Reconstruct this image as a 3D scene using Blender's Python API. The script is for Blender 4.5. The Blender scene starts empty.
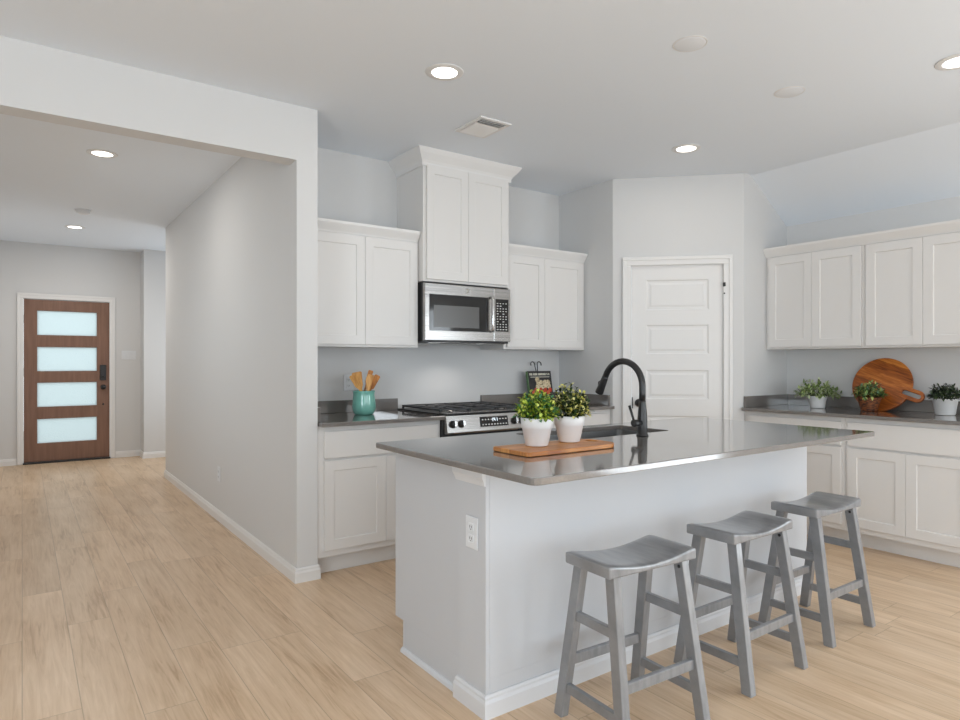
import bpy, bmesh, math, random
from mathutils import Vector, Matrix
from math import sin, cos, pi, radians, sqrt
C = bpy.context.scene.collection
SC = bpy.context.scene
# ------------------------------------------------------------------ camera
cam = bpy.data.cameras.new('camera'); co = bpy.data.objects.new('camera', cam); C.objects.link(co)
co.location = (0, 0, 1.272); co.rotation_euler = (pi/2, 0, -radians(35.446))
cam.sensor_width = 36; cam.sensor_fit = 'HORIZONTAL'; cam.lens = 36*643.13/960
cam.shift_y = 1.47/960; cam.clip_start = .05
SC.camera = co
# ------------------------------------------------------------------ world, light, exposure
w = bpy.data.worlds.new('sky'); SC.world = w; w.use_nodes = True
w.node_tree.nodes['Background'].inputs[0].default_value = (.87, .93, .96, 1)
w.node_tree.nodes['Background'].inputs[1].default_value = 2.1
SC.view_settings.view_transform = 'Standard'; SC.view_settings.look = 'None'
SC.view_settings.gamma = 1; SC.view_settings.use_curve_mapping = False
SC.view_settings.exposure = -0.32
SC.cycles.max_bounces = 10; SC.cycles.diffuse_bounces = 6; SC.cycles.glossy_bounces = 4
SC.cycles.transmission_bounces = 6; SC.cycles.use_denoising = True
SC.cycles.sample_clamp_indirect = 6; SC.cycles.caustics_reflective = False; SC.cycles.caustics_refractive = False
def area(name, loc, rot, sx, sy, power, col=(1, 1, 1), shape='RECTANGLE'):
    l = bpy.data.lights.new(name, 'AREA'); l.shape = shape; l.size = sx
    if shape == 'RECTANGLE': l.size_y = sy
    l.energy = power; l.color = col
    o = bpy.data.objects.new(name, l); C.objects.link(o); o.location = loc; o.rotation_euler = rot
    return o
# daylight at the living room windows (rear, left and right walls, behind the camera), then added fill for hall and foyer
REAR_WIN = [(-1.8, -.2), (.5, 2.2), (2.8, 4.5)]
DAY = (.84, .93, 1.0)
for a, b in REAR_WIN:
    area('window_daylight', ((a+b)/2, -4.42, 1.25), (radians(103), 0, 0), b-a-.1, 1.9, 49, DAY)
area('window_daylight', (-2.92, -1.0, 1.45), (radians(118), 0, radians(-90)), 2.1, 1.7, 122, (.79, .91, 1))
area('glass_door_daylight', (5.13, -1.5, 1.1), (radians(100), 0, radians(90)), 2.2, 2.0, 98, DAY)
area('hall_fill_light', (-.44, 5.6, 1.5), (radians(104), 0, radians(-90)), 2.6, 1.3, 2, DAY)  # added fill at an invented side window, brightens the hall
area('foyer_fill_light', (2.52, 8.6, 1.4), (radians(100), 0, radians(90)), 1.2, 1.6, 22, DAY)  # added fill in the foyer nook, its wall has no window
DOWNLIGHTS = [(1.748, 2.766, 1), (3.732, 2.790, .8), (3.735, 1.206, .8), (.461, 5.25, 2.5), (.47, 8.289, 6.5)]
DL_POWER = 3.0
for x, y, k in DOWNLIGHTS:
    area('downlight_lamp', (x, y, 2.725), (0, 0, 0), .12, .12, DL_POWER*k, (1, .95, .88), 'DISK')
area('microwave_fill_lamp', (2.64, 3.98, 1.392), (0, 0, 0), .25, .06, 1.0, (1, .95, .90)).data.spread = radians(125)  # added under the microwave to brighten the back wall
# ceiling lamps of the living room behind the camera
for x, y in [(-1.2, -2.6), (1.2, -2.6), (3.6, -2.6), (-1.2, -.2), (1.2, 0.2)]:
    area('living_downlight_lamp', (x, y, 2.73), (0, 0, 0), .12, .12, DL_POWER, (1, .95, .88), 'DISK')

# ------------------------------------------------------------------ materials
def lin(r, g, b):
    f = lambda v: ((v/255+.055)/1.055)**2.4 if v > 10 else v/255/12.92
    return (f(r), f(g), f(b), 1)
def mat(name, rgb, rough=.5, metal=0, spec=.5, emit=None, estr=0, bump=None, vary=None, coat=0):
    m = bpy.data.materials.new(name); m.use_nodes = True; nt = m.node_tree; p = nt.nodes['Principled BSDF']
    p.inputs['Base Color'].default_value = lin(*rgb); p.inputs['Roughness'].default_value = rough
    p.inputs['Metallic'].default_value = metal; p.inputs['Specular IOR Level'].default_value = spec
    if coat: p.inputs['Coat Weight'].default_value = coat; p.inputs['Coat Roughness'].default_value = .08
    if emit: p.inputs['Emission Color'].default_value = lin(*emit); p.inputs['Emission Strength'].default_value = estr
    tc = nt.nodes.new('ShaderNodeTexCoord')
    if bump:
        n = nt.nodes.new('ShaderNodeTexNoise'); n.inputs['Scale'].default_value = bump[0]; n.inputs['Detail'].default_value = 3
        b = nt.nodes.new('ShaderNodeBump'); b.inputs['Strength'].default_value = bump[1]; b.inputs['Distance'].default_value = bump[2]
        nt.links.new(tc.outputs['Object'], n.inputs['Vector']); nt.links.new(n.outputs['Fac'], b.inputs['Height'])
        nt.links.new(b.outputs['Normal'], p.inputs['Normal'])
    if vary:   # (scale xyz, rgb2, contrast lo, hi)
        mp = nt.nodes.new('ShaderNodeMapping'); mp.inputs['Scale'].default_value = vary[0]
        n = nt.nodes.new('ShaderNodeTexNoise'); n.inputs['Scale'].default_value = 1; n.inputs['Detail'].default_value = 5
        n.inputs['Roughness'].default_value = .6
        r = nt.nodes.new('ShaderNodeValToRGB'); r.color_ramp.elements[0].position = vary[2]; r.color_ramp.elements[1].position = vary[3]
        r.color_ramp.elements[0].color = lin(*rgb); r.color_ramp.elements[1].color = lin(*vary[1])
        nt.links.new(tc.outputs['Object'], mp.inputs['Vector']); nt.links.new(mp.outputs['Vector'], n.inputs['Vector'])
        nt.links.new(n.outputs['Fac'], r.inputs['Fac']); nt.links.new(r.outputs['Color'], p.inputs['Base Color'])
    return m
M = {}
M['wall'] = mat('wall_paint', (213, 213, 213), .75, spec=.25, bump=(90, .05, .002))
M['ceil'] = mat('ceiling_paint', (232, 238, 245), .85, spec=.15, bump=(120, .06, .002))
M['trim'] = mat('white_trim_paint', (228, 227, 226), .38, spec=.4)
M['cab'] = mat('cabinet_paint', (224, 222, 220), .42, spec=.4)
M['island'] = mat('island_paint', (198, 200, 204), .5, spec=.35, bump=(90, .03, .002))
M['island_trim'] = mat('island_trim_paint', (214, 215, 218), .4, spec=.4)
M['plastic'] = mat('white_plastic', (220, 222, 225), .35)
M['slot'] = mat('dark_slot', (40, 40, 40), .6)
M['black'] = mat('matte_black_metal', (34, 33, 33), .32, metal=.0, spec=.5)
M['iron'] = mat('cast_iron', (52, 52, 54), .4, bump=(300, .2, .001))
M['steel'] = mat('brushed_steel', (176, 173, 170), .26, metal=1, bump=None, vary=((1.5, 1.5, 200), (150, 148, 146), .35, .65))
M['chrome'] = mat('bright_steel', (215, 215, 215), .16, metal=1)
M['sink'] = mat('sink_steel', (178, 178, 178), .3, metal=1)
M['dark'] = mat('dark_enamel', (30, 30, 31), .35)
M['glass_black'] = mat('black_glass', (14, 14, 15), .06, spec=.6)
M['mw_screen'] = mat('oven_window_mesh', (92, 91, 90), .22, spec=.5)
M['white_mark'] = mat('white_print', (225, 225, 225), .5)
M['digit'] = mat('lit_digits', (240, 250, 255), .5, emit=(235, 245, 255), estr=1.2)
M['lens'] = mat('lit_lens', (255, 250, 240), .5, emit=(255, 250, 242), estr=6)
M['pot'] = mat('white_ceramic', (230, 230, 230), .45)
M['soil'] = mat('potting_soil', (52, 40, 30), .95, bump=(200, .6, .004))
M['stem'] = mat('plant_stem', (62, 74, 30), .8, spec=.1)
M['teal'] = mat('teal_glaze', (126, 190, 176), .12, spec=.6, coat=.5, vary=((9, 9, 9), (112, 178, 164), .3, .7))
M['bamboo'] = mat('bamboo_wood', (228, 176, 106), .5, vary=((60, 60, 8), (196, 132, 62), .35, .7))
M['bamboo2'] = mat('olive_wood', (206, 136, 62), .5, vary=((60, 60, 8), (140, 80, 34), .35, .7))
M['wicker'] = mat('wicker', (150, 84, 40), .6, vary=((40, 40, 190), (56, 28, 16), .42, .58), bump=(160, .7, .004))
M['page'] = mat('paper', (226, 222, 206), .7)
M['cover'] = mat('book_cover', (40, 38, 40), .35, vary=((30, 30, 30), (62, 60, 62), .4, .7))
M['cream'] = mat('cream_print', (222, 205, 170), .45, vary=((70, 70, 70), (150, 128, 96), .45, .65))
M['red'] = mat('tomato_red_print', (190, 62, 40), .4, vary=((50, 50, 50), (214, 140, 70), .5, .75))
M['green'] = mat('green_spine', (92, 122, 84), .5)
M['speaker'] = mat('white_grille', (230, 233, 237), .6)
M['vent_dark'] = mat('vent_shadow_gap', (150, 150, 150), .8)
M['hinge'] = mat('satin_nickel', (190, 188, 184), .35, metal=1)

def plank_floor():
    m = bpy.data.materials.new('oak_plank_floor'); m.use_nodes = True; nt = m.node_tree; L = nt.links.new
    p = nt.nodes['Principled BSDF']
    def N(t, **k):
        n = nt.nodes.new(t)
        for a, v in k.items(): setattr(n, a, v)
        return n
    def math_(op, a, b=None):
        n = N('ShaderNodeMath', operation=op)
        for i, v in enumerate((a, b)):
            if v is None: continue
            if isinstance(v, (int, float)): n.inputs[i].default_value = v
            else: L(v, n.inputs[i])
        return n.outputs[0]
    tc = N('ShaderNodeTexCoord'); sp = N('ShaderNodeSeparateXYZ'); L(tc.outputs['Object'], sp.inputs[0])
    u = math_('DIVIDE', sp.outputs[0], .179); iu = math_('FLOOR', u)
    wn = N('ShaderNodeTexWhiteNoise', noise_dimensions='1D'); L(iu, wn.inputs['W'])
    v = math_('ADD', math_('DIVIDE', sp.outputs[1], 1.5), math_('MULTIPLY', wn.outputs['Value'], 3.7)); iv = math_('FLOOR', v)
    cid = N('ShaderNodeCombineXYZ'); L(iu, cid.inputs[0]); L(iv, cid.inputs[1])
    wn2 = N('ShaderNodeTexWhiteNoise', noise_dimensions='2D'); L(cid.outputs[0], wn2.inputs['Vector'])
    # grain
    cg = N('ShaderNodeCombineXYZ'); L(math_('MULTIPLY', sp.outputs[0], 44), cg.inputs[0]); L(math_('MULTIPLY', sp.outputs[1], 2.4), cg.inputs[1])
    L(math_('MULTIPLY', wn2.outputs['Value'], 40), cg.inputs[2])
    n1 = N('ShaderNodeTexNoise'); n1.inputs['Scale'].default_value = 1; n1.inputs['Detail'].default_value = 6; n1.inputs['Roughness'].default_value = .62
    n1.inputs['Distortion'].default_value = 1.2
    L(cg.outputs[0], n1.inputs['Vector'])
    cg2 = N('ShaderNodeCombineXYZ'); L(math_('MULTIPLY', sp.outputs[0], 7), cg2.inputs[0]); L(math_('MULTIPLY', sp.outputs[1], 1.5), cg2.inputs[1])
    L(math_('MULTIPLY', wn2.outputs['Value'], 23), cg2.inputs[2])
    n2 = N('ShaderNodeTexNoise'); n2.inputs['Scale'].default_value = 1; n2.inputs['Detail'].default_value = 3; L(cg2.outputs[0], n2.inputs['Vector'])
    r = N('ShaderNodeValToRGB'); e = r.color_ramp.elements
    e[0].position = .32; e[0].color = lin(184, 150, 116); e[1].position = .64; e[1].color = lin(230, 203, 174)
    x = e.new(.46); x.color = lin(214, 184, 151)
    fac = math_('ADD', math_('MULTIPLY', n1.outputs['Fac'], .55), math_('MULTIPLY', n2.outputs['Fac'], .45)); L(fac, r.inputs['Fac'])
    # per plank tint
    tint = N('ShaderNodeMix', data_type='RGBA', blend_type='MULTIPLY'); tint.inputs['Factor'].default_value = 1
    r2 = N('ShaderNodeValToRGB'); r2.color_ramp.elements[0].color = (.90, .90, .895, 1); r2.color_ramp.elements[1].color = (1.0, 1.0, 1.0, 1)
    L(wn2.outputs['Value'], r2.inputs['Fac']); L(r.outputs['Color'], tint.inputs['A']); L(r2.outputs['Color'], tint.inputs['B'])
    fu = math_('FRACT', u); fv = math_('FRACT', v)
    eu = math_('MINIMUM', fu, math_('SUBTRACT', 1, fu)); ev = math_('MULTIPLY', math_('MINIMUM', fv, math_('SUBTRACT', 1, fv)), 1.5/.179)
    gap = math_('LESS_THAN', math_('MINIMUM', eu, ev), .009)
    mx = N('ShaderNodeMix', data_type='RGBA'); L(math_('MULTIPLY', gap, .42), mx.inputs['Factor']); L(tint.outputs['Result'], mx.inputs['A'])
    mx.inputs['B'].default_value = lin(120, 96, 72)
    L(mx.outputs['Result'], p.inputs['Base Color'])
    p.inputs['Roughness'].default_value = .36; p.inputs['Specular IOR Level'].default_value = .45
    b = N('ShaderNodeBump'); b.inputs['Strength'].default_value = .12; b.inputs['Distance'].default_value = .002
    L(math_('SUBTRACT', n1.outputs['Fac'], math_('MULTIPLY', gap, .8)), b.inputs['Height']); L(b.outputs['Normal'], p.inputs['Normal'])
    return m
M['floor'] = plank_floor()
M['counter'] = mat('grey_quartz', (121, 116, 112), .08, spec=1.0, coat=.6, vary=((160, 160, 160), (113, 108, 104), .4, .6))
M['stool'] = mat('grey_washed_wood', (138, 139, 141), .30, spec=.7, coat=.5, vary=((38, 7, 9), (112, 113, 116), .3, .72))
M['doorwood'] = mat('stained_mahogany', (134, 98, 78), .4, vary=((30, 30, 2.2), (112, 78, 60), .3, .75))
def acacia(name, u, v, su, sv, c1, c2, c3):
    """plank wood: u = direction of the grain, v = across the planks"""
    m = bpy.data.materials.new(name); m.use_nodes = True; nt = m.node_tree; L = nt.links.new; p = nt.nodes['Principled BSDF']
    tc = nt.nodes.new('ShaderNodeTexCoord')
    def dot(d, k):
        n = nt.nodes.new('ShaderNodeVectorMath'); n.operation = 'DOT_PRODUCT'; n.inputs[1].default_value = [q*k for q in d]
        L(tc.outputs['Object'], n.inputs[0]); return n.outputs['Value']
    a_, b_ = dot(u, su), dot(v, sv)
    fl = nt.nodes.new('ShaderNodeMath'); fl.operation = 'FLOOR'; L(b_, fl.inputs[0])
    wn = nt.nodes.new('ShaderNodeTexWhiteNoise'); wn.noise_dimensions = '1D'; L(fl.outputs[0], wn.inputs['W'])
    cb = nt.nodes.new('ShaderNodeCombineXYZ'); L(a_, cb.inputs[0]); L(dot(v, sv*4), cb.inputs[1]); L(wn.outputs['Value'], cb.inputs[2])
    n = nt.nodes.new('ShaderNodeTexNoise'); n.inputs['Scale'].default_value = 1.5; n.inputs['Detail'].default_value = 5; n.inputs['Distortion'].default_value = .8
    L(cb.outputs[0], n.inputs['Vector'])
    a = nt.nodes.new('ShaderNodeMath'); a.operation = 'MULTIPLY_ADD'; a.inputs[1].default_value = .5; L(wn.outputs['Value'], a.inputs[0])
    s_ = nt.nodes.new('ShaderNodeMath'); s_.operation = 'MULTIPLY_ADD'; s_.inputs[1].default_value = 1.1; s_.inputs[2].default_value = -.3; L(n.outputs['Fac'], s_.inputs[0]); L(s_.outputs[0], a.inputs[2])
    r = nt.nodes.new('ShaderNodeValToRGB'); e = r.color_ramp.elements; e[0].position = .1; e[0].color = lin(*c1); e[1].position = .9; e[1].color = lin(*c3)
    x = e.new(.5); x.color = lin(*c2)
    L(a.outputs[0], r.inputs['Fac']); L(r.outputs['Color'], p.inputs['Base Color']); p.inputs['Roughness'].default_value = .34
    return m
M['board'] = acacia('acacia_board', (1, 0, 0), (0, 1, 0), 4, 20, (150, 84, 34), (204, 138, 72), (232, 178, 110))
_t = radians(-19)
M['paddle'] = acacia('dark_acacia_paddle', (0, -cos(_t), sin(_t)), (0, sin(_t), cos(_t)), 6, 13, (112, 54, 20), (182, 100, 38), (226, 148, 68))
def leafmat(name, cols):
    m = bpy.data.materials.new(name); m.use_nodes = True; nt = m.node_tree; p = nt.nodes['Principled BSDF']
    g = nt.nodes.new('ShaderNodeNewGeometry'); r = nt.nodes.new('ShaderNodeValToRGB'); r.color_ramp.interpolation = 'CONSTANT'
    e = r.color_ramp.elements
    while len(e) < len(cols): e.new(.5)
    for i, c in enumerate(cols): e[i].position = i/(len(cols)-1); e[i].color = lin(*c)
    nt.links.new(g.outputs['Random Per Island'], r.inputs['Fac']); nt.links.new(r.outputs['Color'], p.inputs['Base Color'])
    p.inputs['Roughness'].default_value = .42; p.inputs['Subsurface Weight'].default_value = 0
    return m
M['leafA'] = leafmat('bright_leaf', [(44, 82, 24), (128, 160, 46), (176, 194, 70), (64, 122, 74), (206, 212, 100), (48, 96, 40)])
M['leafB'] = leafmat('yellow_green_leaf', [(24, 42, 18), (52, 78, 28), (206, 200, 100), (40, 60, 24), (228, 222, 150), (30, 50, 22)])
M['leafC'] = leafmat('pale_sage_leaf', [(92, 116, 56), (160, 178, 112), (208, 218, 176), (112, 134, 70), (222, 228, 198)])
M['leafD'] = leafmat('variegated_leaf', [(70, 96, 52), (120, 150, 84), (196, 200, 120), (86, 120, 88), (176, 190, 150)])
M['leafE'] = leafmat('dark_green_leaf', [(24, 34, 22), (38, 52, 32), (74, 90, 58), (28, 40, 26), (46, 62, 38)])
def frosted():
    m = bpy.data.materials.new('frosted_glass'); m.use_nodes = True; nt = m.node_tree; L = nt.links.new
    nt.nodes.remove(nt.nodes['Principled BSDF']); out = nt.nodes['Material Output']
    t = nt.nodes.new('ShaderNodeBsdfTranslucent'); t.inputs[0].default_value = (.80, .87, .88, 1)
    g = nt.nodes.new('ShaderNodeBsdfGlossy'); g.inputs['Roughness'].default_value = .25
    n = nt.nodes.new('ShaderNodeTexNoise'); n.inputs['Scale'].default_value = 60; tc = nt.nodes.new('ShaderNodeTexCoord')
    L(tc.outputs['Object'], n.inputs['Vector']); b = nt.nodes.new('ShaderNodeBump'); b.inputs['Strength'].default_value = .4; b.inputs['Distance'].default_value = .01
    L(n.outputs['Fac'], b.inputs['Height']); L(b.outputs['Normal'], t.inputs['Normal']); L(b.outputs['Normal'], g.inputs['Normal'])
    mx = nt.nodes.new('ShaderNodeMixShader'); mx.inputs[0].default_value = .06; L(t.outputs[0], mx.inputs[1]); L(g.outputs[0], mx.inputs[2])
    L(mx.outputs[0], out.inputs['Surface']); return m
M['frosted'] = frosted()
def clear_glass():
    m = bpy.data.materials.new('window_glass'); m.use_nodes = True; nt = m.node_tree; L = nt.links.new
    nt.nodes.remove(nt.nodes['Principled BSDF']); out = nt.nodes['Material Output']
    t = nt.nodes.new('ShaderNodeBsdfTransparent'); g = nt.nodes.new('ShaderNodeBsdfGlossy'); g.inputs['Roughness'].default_value = .02
    mx = nt.nodes.new('ShaderNodeMixShader'); mx.inputs[0].default_value = .08; L(t.outputs[0], mx.inputs[1]); L(g.outputs[0], mx.inputs[2])
    L(mx.outputs[0], out.inputs['Surface']); return m
M['glass'] = clear_glass()

# ------------------------------------------------------------------ geometry helpers
class Frame:
    """a = along the width, b = up, c = outward"""
    def __init__(s, o, a, b, c): s.o, s.a, s.b, s.c = map(Vector, (o, a, b, c))
    def __call__(s, a, b, c=0): return s.o + s.a*a + s.b*b + s.c*c
WORLD = Frame((0, 0, 0), (1, 0, 0), (0, 1, 0), (0, 0, 1))
def back_frame(y): return Frame((0, y, 0), (1, 0, 0), (0, 0, 1), (0, -1, 0))      # faces -Y, a = X
def right_frame(x): return Frame((x, 0, 0), (0, -1, 0), (0, 0, 1), (-1, 0, 0))    # faces -X, a = -Y
class MB:
    def __init__(s): s.bm = bmesh.new(); s.mats = []; s.cur = 0
    def use(s, m):
        if m not in s.mats: s.mats.append(m)
        s.cur = s.mats.index(m); return s
    def merge(s, tmp):
        vm = {}
        for v in tmp.verts: vm[v] = s.bm.verts.new(v.co)
        for f in tmp.faces:
            try: nf = s.bm.faces.new([vm[v] for v in f.verts])
            except ValueError: continue
            nf.material_index = s.cur; nf.smooth = f.smooth
        tmp.free(); return s
    def box(s, x0, x1, y0, y1, z0, z1, bev=0, fr=None, seg=1):
        t = bmesh.new(); bmesh.ops.create_cube(t, size=1)
        for v in t.verts: v.co = Vector(((x0+x1)/2+v.co.x*(x1-x0), (y0+y1)/2+v.co.y*(y1-y0), (z0+z1)/2+v.co.z*(z1-z0)))
        if bev: bmesh.ops.bevel(t, geom=list(t.edges), offset=bev, segments=seg, profile=.5, affect='EDGES')
        if fr:
            for v in t.verts: v.co = fr(*v.co)
            bmesh.ops.recalc_face_normals(t, faces=list(t.faces))
        return s.merge(t)
    def grid(s, fr, xs, zs, depth, holes=(), insets=None, bev=0):
        """slab front at c=0, back at c=-depth; holes and insets keyed by (i,j) cell"""
        t = bmesh.new(); F, B = {}, {}
        def g(d, i, j, c):
            if (i, j) not in d: d[(i, j)] = t.verts.new((xs[i], zs[j], c))
            return d[(i, j)]
        fronts = {}
        ok = lambda i, j: 0 <= i < len(xs)-1 and 0 <= j < len(zs)-1 and (i, j) not in holes
        for i in range(len(xs)-1):
            for j in range(len(zs)-1):
                if not ok(i, j): continue
                q = [(i, j), (i+1, j), (i+1, j+1), (i, j+1)]
                fronts[(i, j)] = t.faces.new([g(F, a, b, 0) for a, b in q])
                t.faces.new([g(B, a, b, -depth) for a, b in reversed(q)])
                for k, (di, dj) in enumerate([(0, -1), (1, 0), (0, 1), (-1, 0)]):
                    if not ok(i+di, j+dj):
                        a, b = q[k], q[(k+1) % 4]
                        t.faces.new([g(F, *b, 0), g(F, *a, 0), g(B, *a, -depth), g(B, *b, -depth)])
        bmesh.ops.recalc_face_normals(t, faces=list(t.faces))
        if insets:
            for k, steps in insets.items():
                f = fronts[k]
                for th, dp in steps:
                    bmesh.ops.inset_region(t, faces=[f], thickness=th, depth=dp, use_even_offset=True)
        if bev:
            es = [e for e in t.edges if len(e.link_faces) == 2 and e.calc_face_angle(0) > 1.2 and max(abs(v.co.z) for v in e.verts) < 1e-6]
            bmesh.ops.bevel(t, geom=es, offset=bev, segments=1, profile=.5, affect='EDGES')
        for v in t.verts: v.co = fr(*v.co)
        bmesh.ops.recalc_face_normals(t, faces=list(t.faces))
        return s.merge(t)
    def plate(s, fr, outline, holes, c0, c1, bev=0):
        """flat outline (a,b) with holes, from c0 to c1"""
        t = bmesh.new(); loops = []
        for lp in [outline]+list(holes):
            vs = [t.verts.new((a, b, c1)) for a, b in lp]; loops.append(vs)
            for i in range(len(vs)): t.edges.new((vs[i], vs[(i+1) % len(vs)]))
        bmesh.ops.triangle_fill(t, use_beauty=True, use_dissolve=False, edges=list(t.edges))
        top = list(t.faces); low = {v: t.verts.new((v.co.x, v.co.y, c0)) for v in list(t.verts)}
        for f in top: t.faces.new([low[v] for v in reversed(f.verts)])
        for vs in loops:
            for i in range(len(vs)):
                a, b = vs[i], vs[(i+1) % len(vs)]; t.faces.new((a, b, low[b], low[a]))
        bmesh.ops.recalc_face_normals(t, faces=list(t.faces))
        if bev:
            es = [e for e in t.edges if len(e.link_faces) == 2 and e.calc_face_angle(0) > 1.2 and abs(e.verts[0].co.z-e.verts[1].co.z) < 1e-6]
            bmesh.ops.bevel(t, geom=es, offset=bev, segments=2, profile=.5, affect='EDGES')
        for v in t.verts: v.co = fr(*v.co)
        bmesh.ops.recalc_face_normals(t, faces=list(t.faces))
        return s.merge(t)
    def sweep(s, pts, prof):
        """profile (offset to the right of travel, z) along a plan polyline with mitres"""
        t = bmesh.new(); n = len(pts); rows = []
        P = [Vector(p) for p in pts]
        for i in range(n):
            d0 = (P[i]-P[i-1]).normalized() if i > 0 else None
            d1 = (P[i+1]-P[i]).normalized() if i < n-1 else None
            r = lambda d: Vector((d.y, -d.x))
            if d0 is None: m = r(d1)
            elif d1 is None: m = r(d0)
            else:
                m = r(d0)+r(d1); m = m/(m.dot(r(d0)))
            rows.append([t.verts.new((P[i].x+m.x*o, P[i].y+m.y*o, z)) for o, z in prof])
        k = len(prof)
        for i in range(n-1):
            for j in range(k):
                t.faces.new((rows[i][j], rows[i][(j+1) % k], rows[i+1][(j+1) % k], rows[i+1][j]))
        t.faces.new(rows[0]); t.faces.new(list(reversed(rows[-1])))
        bmesh.ops.recalc_face_normals(t, faces=list(t.faces))
        return s.merge(t)
    def lathe(s, prof, c=(0, 0, 0), n=32, smooth=True, fr=None):
        t = bmesh.new(); rings = []
        for r, z in prof:
            if r < 1e-6: rings.append([t.verts.new((0, 0, z))])
            else: rings.append([t.verts.new((r*cos(2*pi*k/n), r*sin(2*pi*k/n), z)) for k in range(n)])
        for a, b in zip(rings, rings[1:]):
            for k in range(n):
                k2 = (k+1) % n
                if len(a) == 1 and len(b) == 1: continue
                if len(a) == 1: t.faces.new((a[0], b[k2], b[k]))
                elif len(b) == 1: t.faces.new((a[k], a[k2], b[0]))
                else: t.faces.new((a[k], a[k2], b[k2], b[k]))
        bmesh.ops.recalc_face_normals(t, faces=list(t.faces))
        for f in t.faces: f.smooth = smooth
        for v in t.verts: v.co = (fr(*v.co) if fr else v.co+Vector(c))
        if fr: bmesh.ops.recalc_face_normals(t, faces=list(t.faces))
        return s.merge(t)
    def tube(s, pts, rad, n=12, flat=None):
        """round tube along pts; rad number or list; flat=(ref vector, width factor) gives an oval section"""
        P = [Vector(p) for p in pts]; R = rad if isinstance(rad, (list, tuple)) else [rad]*len(P)
        t = bmesh.new(); rings = []; ref = None
        for i, p in enumerate(P):
            d = (P[min(i+1, len(P)-1)]-P[max(i-1, 0)]).normalized()
            if ref is None: ref = Vector((0, 0, 1)) if abs(d.z) < .9 else Vector((1, 0, 0))
            u = (ref-d*ref.dot(d)).normalized(); v = d.cross(u); ref = u
            rings.append([t.verts.new(p+u*R[i]*cos(2*pi*k/n)+v*R[i]*sin(2*pi*k/n)) for k in range(n)])
        for a, b in zip(rings, rings[1:]):
            for k in range(n): t.faces.new((a[k], a[(k+1) % n], b[(k+1) % n], b[k])).smooth = True
        t.faces.new(rings[0]); t.faces.new(list(reversed(rings[-1])))
        bmesh.ops.recalc_face_normals(t, faces=list(t.faces))
        return s.merge(t)
    def beam(s, p0, p1, wx, wy, bev=.002, fx=(1, 0, 0)):
        """slanted square post with level ends: section wx by wy in plan"""
        t = bmesh.new(); a, b = Vector(p0), Vector(p1); rows = []
        for p in (a, b): rows.append([t.verts.new(p+Vector((sx*wx/2, sy*wy/2, 0))) for sx, sy in ((-1, -1), (1, -1), (1, 1), (-1, 1))])
        t.faces.new(rows[0]); t.faces.new(rows[1])
        for k in range(4): t.faces.new((rows[0][k], rows[0][(k+1) % 4], rows[1][(k+1) % 4], rows[1][k]))
        bmesh.ops.recalc_face_normals(t, faces=list(t.faces))
        if bev: bmesh.ops.bevel(t, geom=list(t.edges), offset=bev, segments=1, profile=.5, affect='EDGES')
        return s.merge(t)
    def build(s, name, material=None, parent=None, origin=(0, 0, 0)):
        me = bpy.data.meshes.new(name)
        if any(origin):
            for v in s.bm.verts: v.co -= Vector(origin)
        s.bm.to_mesh(me); s.bm.free()
        for m in (s.mats or [material]): me.materials.append(M[m] if isinstance(m, str) else m)
        o = bpy.data.objects.new(name, me); C.objects.link(o)
        if parent: o.parent = parent
        else: o.location = origin
        return o
def tag(o, label=None, cat=None, group=None, kind=None):
    if label: o['label'] = label
    if cat: o['category'] = cat
    if group: o['group'] = group
    if kind: o['kind'] = kind
    return o
def struct(name, mb, m, label, cat, origin=(0, 0, 0)):
    return tag(mb.build(name, m, None, origin), label, cat, None, 'structure')
class Thing:
    def __init__(s, name, loc, label, cat, group=None):
        s.o = bpy.data.objects.new(name, None); C.objects.link(s.o); s.o.location = loc; s.loc = Vector(loc); s.o.empty_display_size = .1
        tag(s.o, label, cat, group)
    def part(s, name, mb, m=None, parent=None, label=None):
        o = mb.build(name, m, parent or s.o, s.loc)
        if label: o['label'] = label
        return o
def copy_thing(root, loc, label, rot=None):
    r = root.copy(); C.objects.link(r); r.location = loc; r['label'] = label
    if rot is not None: r.rotation_euler.z = rot
    def rec(a, b):
        for ch in list(a.children):
            if ch == b: continue
            c = ch.copy(); C.objects.link(c); c.parent = b; rec(ch, c)
    rec(root, r); return r
def circle(r, n=24, c=(0, 0)): return [(c[0]+r*cos(2*pi*k/n), c[1]+r*sin(2*pi*k/n)) for k in range(n)]
def rrect(a0, a1, b0, b1, r, n=5):
    if not isinstance(r, (list, tuple)): r = [r]*4
    out = []
    for (cx, cy, st), q in zip(((a1, b1, 0), (a0, b1, 1), (a0, b0, 2), (a1, b0, 3)), r):
        sx = -1 if cx == a1 else 1; sy = -1 if cy == b1 else 1
        if q < 1e-5: out.append((cx, cy)); continue
        for k in range(n+1):
            t = (st+k/n)*pi/2; out.append((cx+sx*q+q*cos(t), cy+sy*q+q*sin(t)))
    return out

# ------------------------------------------------------------------ room dimensions
XW, YP, XP = 1.285, 3.621, 1.410          # hall wall face, pillar front, pillar right face
ZC, ZB, YR, XJ = 2.743, 2.431, 4.246, 3.885
YD1, XD2, YD2, XR, ZR, XS = 3.609, 4.596, 2.898, 5.216, 2.401, 4.692
YF, YHE, YJ, XJH = 9.717, 7.771, 9.419, 1.299
ZT = .914
XL, YB = -3.0, -4.5                       # living room extents behind the camera
XHL = -.50                                # hall left wall

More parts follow.
